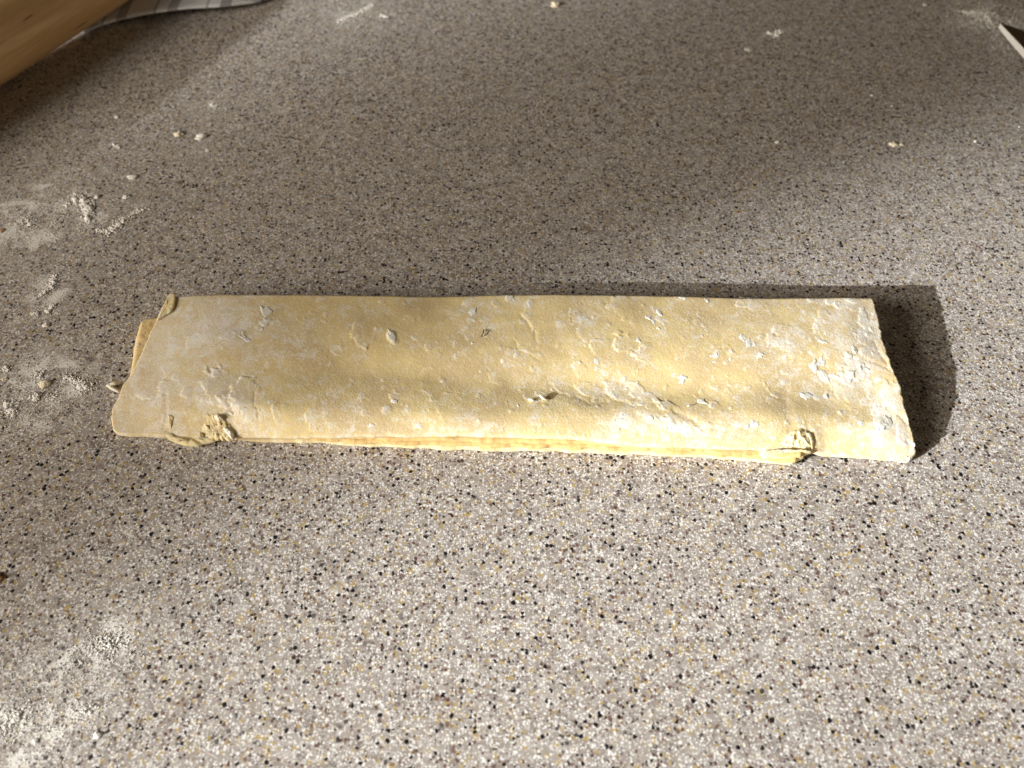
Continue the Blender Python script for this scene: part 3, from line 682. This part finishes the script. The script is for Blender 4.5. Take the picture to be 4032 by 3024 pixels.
clump('flour_clump', [(190, 920), (215, 925)], .0022, 'faint flour specks below the small loose patch', G1, seed=9, rmax=.0006, heap=0.55)
clump('flour_clump', [(222, 1085), (212, 1105), (200, 1135)], .0022, 'upright flour streak left of the dough back corner', G1, seed=10, dens=1.5)
clump('flour_clump', [(180, 1145), (168, 1160)], .0018, 'flour lump at the foot of the upright streak', G1, seed=11)
clump('flour_clump', [(205, 1195), (215, 1205), (185, 1228)], .0020, 'broken flour bits under the upright streak', G1, seed=12)
clump('flour_clump', [(135, 1232), (145, 1235)], .0014, 'tiny flour knot low left of the upright streak', G1, seed=13)
clump('flour_clump', [(260, 1490), (290, 1495), (320, 1510)], .0020, 'flour ridge leading into the snowy heap left of the dough', G1, seed=14, dens=1.2)
clump('flour_clump', [(320, 1510), (335, 1525), (360, 1515)], .0034, 'snowy white flour heap left of the dough front', G1, seed=15, dens=1.5)
clump('flour_clump', [(150, 1470), (162, 1482)], .0030, 'loose flour patch above the yellowish crumb at left', G1, seed=16, rmax=.0008, heap=0.55)
clump('flour_clump', [(135, 1560), (150, 1568)], .0028, 'crumbly flour pile below the yellowish crumb at left', G1, seed=17)
clump('flour_clump', [(190, 1565), (215, 1565)], .0024, 'sparse flour pile right of the crumbly pile', G1, seed=18, rmax=.0007, heap=0.55)
clump('flour_clump', [(40, 1585), (35, 1600), (38, 1622)], .0028, 'flour heap at the left frame edge below the sparse patches', G1, seed=19, dens=1.3)
clump('flour_clump', [(52, 1632), (60, 1625)], .0016, 'flour bit hanging below the heap at the left frame edge', G1, seed=20)
clump('flour_clump', [(25, 1440), (30, 1460)], .0018, 'small flour bits at the left frame edge above the heap', G1, seed=21)
clump('flour_clump', [(1330, 85), (1380, 65), (1430, 45), (1470, 20)], .0030, 'long flour smear at the top edge left of centre', G1, seed=22, rmax=.0008, heap=0.55)
clump('flour_clump', [(1500, 62), (1525, 68)], .0022, 'small flour dab right of the long smear at the top', G1, seed=23, rmax=.0008)
clump('flour_clump', [(3030, 135), (3050, 140), (3078, 120)], .0032, 'white flour dab at the top right of centre', G1, seed=24, rmax=.0009)
clump('flour_clump', [(2935, 195), (2955, 198)], .0020, 'small flour dab below and left of the top right dab', G1, seed=25, rmax=.0007)
clump('flour_clump', [(3790, 45), (3815, 58), (3850, 50), (3880, 60), (3905, 95)], .0030, 'flour smear trailing to the knife tip', G1, seed=26, rmax=.0007, heap=0.55, dens=0.9)
clump('flour_clump', [(3985, 105), (4010, 115)], .0030, 'flour patch behind the knife blade', G1, seed=27, rmax=.0007, heap=0.55)
clump('flour_clump', [(835, 405), (850, 425)], .0034, 'thin pale flour smudge above the twin crumbs', G1, seed=28, rmax=.0006, heap=0.55)
clump('flour_clump', [(810, 600), (825, 590)], .0024, 'faint flour smudge below the twin crumbs', G1, seed=29, rmax=.0006, heap=0.55)
clump('flour_clump', [(448, 570), (470, 582)], .0018, 'small curled flour bit left of the twin crumbs', G1, seed=30, rmax=.0007)
clump('flour_clump', [(385, 2540), (420, 2530), (460, 2535)], .0036, 'upper right lump of the flour dusting at bottom left', G1, seed=31, rmax=.0007, heap=0.3, dens=1.3)
clump('flour_clump', [(300, 2800), (350, 2790), (310, 2825)], .0036, 'white flour lump in the middle of the bottom left dusting', G1, seed=32, rmax=.0007, heap=0.3, dens=1.3)
clump('flour_clump', [(10, 2860), (60, 2830), (90, 2800)], .0042, 'thick flour drift at the bottom left frame edge', G1, seed=33, rmax=.0007, heap=0.3, dens=1.3)
crumb('flour_crumb', 523, 698, .0030, 'round white crumb above the slanting flour ridge', cat='crumb', group=G2, seed=1)
crumb('flour_crumb', 498, 776, .0024, 'oval white crumb between the round crumb and the ridge', group=G2, seed=2)
crumb('flour_crumb', 383, 776, .0022, 'small white crumb right of the largest flour heap', group=G2, seed=3)
crumb('flour_crumb', 706, 530, .0034, 'left one of the twin crumbs at the upper left', mat=M_CRUMB, group=G2, seed=4)
crumb('flour_crumb', 792, 538, .0034, 'right one of the twin crumbs at the upper left', group=G2, seed=5)
crumb('flour_crumb', 460, 462, .0018, 'tiny flat crumb up left of the twin crumbs', group=G2, seed=6)
crumb('flour_crumb', 183, 1282, .0022, 'lone white crumb left of the dough left ply', group=G2, seed=7)
crumb('flour_crumb', 180, 1515, .0030, 'yellowish lumpy crumb among the flour left of the dough', mat=M_CRUMB, group=G2, seed=8)
crumb('flour_crumb', 18, 1494, .0016, 'little round crumb at the left frame edge', mat=M_CRUMB, group=G2, seed=9)
crumb('flour_crumb', 2190, 20, .0046, 'large pale crumb at the top edge near the centre', mat=M_CRUMB, group=G2, seed=10)
crumb('butter_flake', 3519, 570, .0034, 'larger cream flake of the pair at upper right', mat=M_CRUMB, group=G2, flat=0.35, seed=11)
crumb('butter_flake', 3548, 570, .0018, 'smaller sliver beside the cream flake at upper right', mat=M_CRUMB, group=G2, flat=0.35, seed=12)
crumb('flour_crumb', 3061, 560, .0020, 'small white crumb midway between the dough and the top right dab', group=G2, seed=13)
crumb('flour_crumb', 3432, 376, .0014, 'tiny crumb above the cream flake pair', group=G2, seed=14)
crumb('flour_crumb', 3512, 418, .0012, 'tiny crumb straight above the larger cream flake', group=G2, seed=15)
crumb('flour_crumb', 3840, 558, .0014, 'tiny crumb to the right of the cream flake pair', group=G2, seed=16)
crumb('flour_crumb', 4013, 500, .0012, 'tiny crumb at the right frame edge below the knife', group=G2, seed=17)
crumb('flour_crumb', 3640, 20, .0018, 'tiny crumb at the top edge left of the knife smear', group=G2, seed=18)
crumb('flour_crumb', 385, 2896, .0015, 'square white crumb at the bottom left below the dusting', group=G2, seed=19)
crumb('flour_crumb', 140, 2918, .0014, 'tiny white crumb left of the square crumb at the bottom', group=G2, seed=20)
crumb('brown_crumb', 0, 2275, .0026, 'brown crumb cut off by the left frame edge below the dough', mat=M_BROWN, group=G2, seed=21)
crumb('brown_crumb', 8, 908, .0020, 'tan crumb at the left frame edge beside the loose flour patch', mat=simple('tan_crumb', (0.55, 0.36, 0.22), 0.7, var=0.3), group=G2, seed=22)

# loose dusting, far too fine to count
def dust():
    areas = [(150, 850, 170, 90, 700, .00030), (330, 830, 130, 110, 220, .0003), (190, 1160, 70, 110, 260, .00026), (180, 1530, 150, 90, 600, .00026), (60, 1600, 80, 110, 260, .0003),
             (420, 2560, 110, 70, 500, .00028), (230, 2700, 230, 170, 1000, .00026), (120, 2860, 160, 120, 800, .00028), (60, 700, 120, 120, 300, .00026),
             (3860, 70, 110, 45, 700, .0003), (3990, 110, 60, 30, 300, .0003), (1400, 60, 130, 40, 350, .0003), (800, 520, 120, 70, 160, .00026),
             (300, 560, 220, 140, 260, .00026), (840, 420, 40, 30, 120, .00026), (1060, 380, 60, 40, 80, .00026), (40, 960, 60, 60, 200, .00026), (3950, 180, 60, 60, 250, .0003)]
    cs = []; rs = []
    for x, y, sx, sy, n, r in areas:
        for i in range(n):
            p = gp(x + RNG.normal() * sx * 0.7, y + RNG.normal() * sy * 0.7, 0); rad = r * (0.35 + 1.1 * RNG.random() ** 2)
            cs.append((p.x, p.y, rad * 0.3)); rs.append(rad)
    for i in range(700):
        p = gp(RNG.uniform(0, 4032), RNG.uniform(0, 3024), 0); cs.append((p.x, p.y, 0.0001)); rs.append(RNG.uniform(.00008, .0002))
    keep = [i for i, c in enumerate(cs)]
    # octahedra are enough for dust
    oc = np.array([(1, 0, 0), (-1, 0, 0), (0, 1, 0), (0, -1, 0), (0, 0, 1), (0, 0, -1)], float)
    of = np.array([(0, 2, 4), (2, 1, 4), (1, 3, 4), (3, 0, 4), (2, 0, 5), (1, 2, 5), (3, 1, 5), (0, 3, 5)])
    V = (np.array(cs)[:, None, :] + oc[None] * (np.array(rs)[:, None, None] * RNG.uniform(.6, 1.3, (len(rs), 6, 1)))).reshape(-1, 3)
    F = (of[None] + (np.arange(len(rs)) * 6)[:, None, None]).reshape(-1, 3).tolist()
    o = mesh_obj('flour_dust', V, F, M_FLOUR, smooth=False)
    tag(o, 'fine white flour dust scattered over the counter', kind='stuff')
dust()

# ------------------------------------------------------------------ towel, rolling pin, knife at the edges of the picture
def towel():
    fr = [(330, 118, .010), (407, 86, .012), (480, 66, .016), (560, 48, .022), (640, 36, .026), (740, 24, .026), (860, 18, .024), (1000, 2, .014), (1120, -30, .008)]
    lf = [(330, 118, .010), (250, -120, .010), (180, -330, .010)]
    bk = [(180, -330, .010), (500, -360, .016), (950, -330, .008)]
    rt = [(1120, -30, .008), (1050, -180, .008), (950, -330, .008)]
    G = coons(edge(fr, 140, 4), edge(bk, 140, 4), edge(lf, 90, 3), edge(rt, 90, 3))
    s, t = np.meshgrid(np.linspace(0, 1, 140), np.linspace(0, 1, 90), indexing='ij')
    hump = np.exp(-((s - 0.5) / 0.22) ** 2) * sstep(0, .3, t) * (1 - sstep(.7, 1, t))
    G[:, :, 2] += H * (0.02 * hump * (0.4 + fbm(s * 5, t * 4, 3, 31)) + 0.006 * fbm(s * 9, t * 6, 3, 32) * sstep(0, .15, t))
    G[:, :, 2] = np.maximum(G[:, :, 2], 0.0025)
    base = gp(600, -100, 0); G[:, :, 0] -= base.x; G[:, :, 1] -= base.y
    o = slab('tea_towel', G, 0.0022, M_TOWEL, None); o.location = base
    tag(o, 'white tea towel with dark check lines, rumpled behind the rolling pin', 'towel')
towel()

def rolling_pin():
    # axis passes just left of the line that shows in the picture
    a = gp(0, 323, 0); b = gp(430, 62, 0); d = (b - a).normalized(); nrm = Vector((d.y, -d.x, 0))
    L = 0.62; r = 0.0260
    far = a + d * 0.225 + nrm * 0.0010
    root = empty('rolling_pin', (0, 0, 0))
    mid = far - d * (L * 0.5)
    V = []; F = []; seg = 56; n = 60
    for i in range(n + 1):
        q = i / n; rr = r * (1 - 0.36 * abs(2 * q - 1) ** 1.15)
        e = min(q, 1 - q) * L
        if e < 0.006: rr *= math.sqrt(max(0.0, 1 - ((0.006 - e) / 0.0062) ** 2))
        for k in range(seg):
            an = 2 * math.pi * k / seg; V.append((rr * math.cos(an), rr * math.sin(an), (q - 0.5) * L))
    for i in range(n):
        for k in range(seg): F.append([i * seg + k, i * seg + (k + 1) % seg, (i + 1) * seg + (k + 1) % seg, (i + 1) * seg + k])
    F.append(list(range(seg))[::-1]); F.append([n * seg + k for k in range(seg)])
    o = mesh_obj('rolling_pin', V, F, M_WOOD)
    bpy.data.objects.remove(root)
    o.rotation_mode = 'QUATERNION'
    ax = d.normalized()
    o.rotation_quaternion = ax.to_track_quat('Z', 'Y')
    o.location = mid + Vector((0, 0, r + 0.0002))
    tag(o, 'pale wooden tapered rolling pin lying at the top left corner', 'rolling pin')
rolling_pin()

def knife():
    M_STEEL = simple('steel_brown_reflection', (0.42, 0.30, 0.22), 0.28, 1.0, 60, 0.08)  # brown base colour paints in the warm reflection on the blade face
    M_BEVEL = simple('bevel_glint', (0.95, 0.95, 0.94), 0.35, 0.15, 200, 0.03)  # near-white, barely metallic colour paints in the sun glint along the edge
    M_GRIP = simple('knife_grip', (0.03, 0.027, 0.025), 0.45, 0.0, 200, 0.3)
    tip = gp(3931, 108, .006); root = empty('kitchen_knife', (tip.x, tip.y, 0))
    tag(root, 'kitchen knife with its pointed steel blade tip showing at the top right corner', 'knife')
    A = math.radians(-72)                                   # heading from tip to handle
    ca, sa = math.cos(A), math.sin(A)
    def W(u, v, zz): return (u * ca - v * sa, u * sa + v * ca, zz)   # u along the blade, v towards the spine (+) / edge (-)
    LB = 0.17
    us = np.r_[0, 0.004, 0.010, 0.018, 0.028, 0.042, 0.06, 0.09, 0.13, LB]
    def spine(u): return 0.021 * (1 - math.exp(-u / 0.026)) + 0.0001
    def edgeline(u): return -0.020 * (1 - math.exp(-u / 0.085)) - 0.0001 - 0.006 * (u / LB)
    V = []; F = []; Vb = []; Fb = []
    for u in us:
        s, e = spine(u), edgeline(u); w = s - e; bev = e + min(0.0030, 0.09 * w + 0.0001)
        zt = 0.0050; z0 = 0.0014
        V += [W(u, s, zt), W(u, bev, zt - 0.0004), W(u, bev, z0 + 0.0004), W(u, s, z0)]
        Vb += [W(u, bev, zt - 0.0004), W(u, e, z0 + 0.0003), W(u, bev, z0 + 0.0004)]
    n = len(us)
    for i in range(n - 1):
        for k in range(4): F.append([i * 4 + k, i * 4 + (k + 1) % 4, (i + 1) * 4 + (k + 1) % 4, (i + 1) * 4 + k])
        for k in range(3): Fb.append([i * 3 + k, i * 3 + (k + 1) % 3, (i + 1) * 3 + (k + 1) % 3, (i + 1) * 3 + k])
    F += [[3, 2, 1, 0], [4 * n - 4, 4 * n - 3, 4 * n - 2, 4 * n - 1]]; Fb += [[2, 1, 0], [3 * n - 3, 3 * n - 2, 3 * n - 1]]
    bl = mesh_obj('blade', V, F, M_STEEL, root, smooth=False)
    mesh_obj('cutting_edge', Vb, Fb, M_BEVEL, bl, smooth=False)
    hv = []; hf = []; hn = 14; sg = 16
    for i in range(hn + 1):
        q = i / hn; u = LB - 0.004 + q * 0.115; ww = 0.013 * (1 - 0.25 * math.sin(math.pi * q)) * (0.75 if i in (0, hn) else 1); hh = 0.0085 * (0.75 if i in (0, hn) else 1)
        for k in range(sg):
            an = 2 * math.pi * k / sg; hv.append(W(u, 0.006 + ww * math.cos(an), 0.009 + hh * math.sin(an)))
    for i in range(hn):
        for k in range(sg): hf.append([i * sg + k, i * sg + (k + 1) % sg, (i + 1) * sg + (k + 1) % sg, (i + 1) * sg + k])
    hf += [list(range(sg))[::-1], [hn * sg + k for k in range(sg)]]
    h = mesh_obj('handle', hv, hf, M_GRIP, root)
knife()
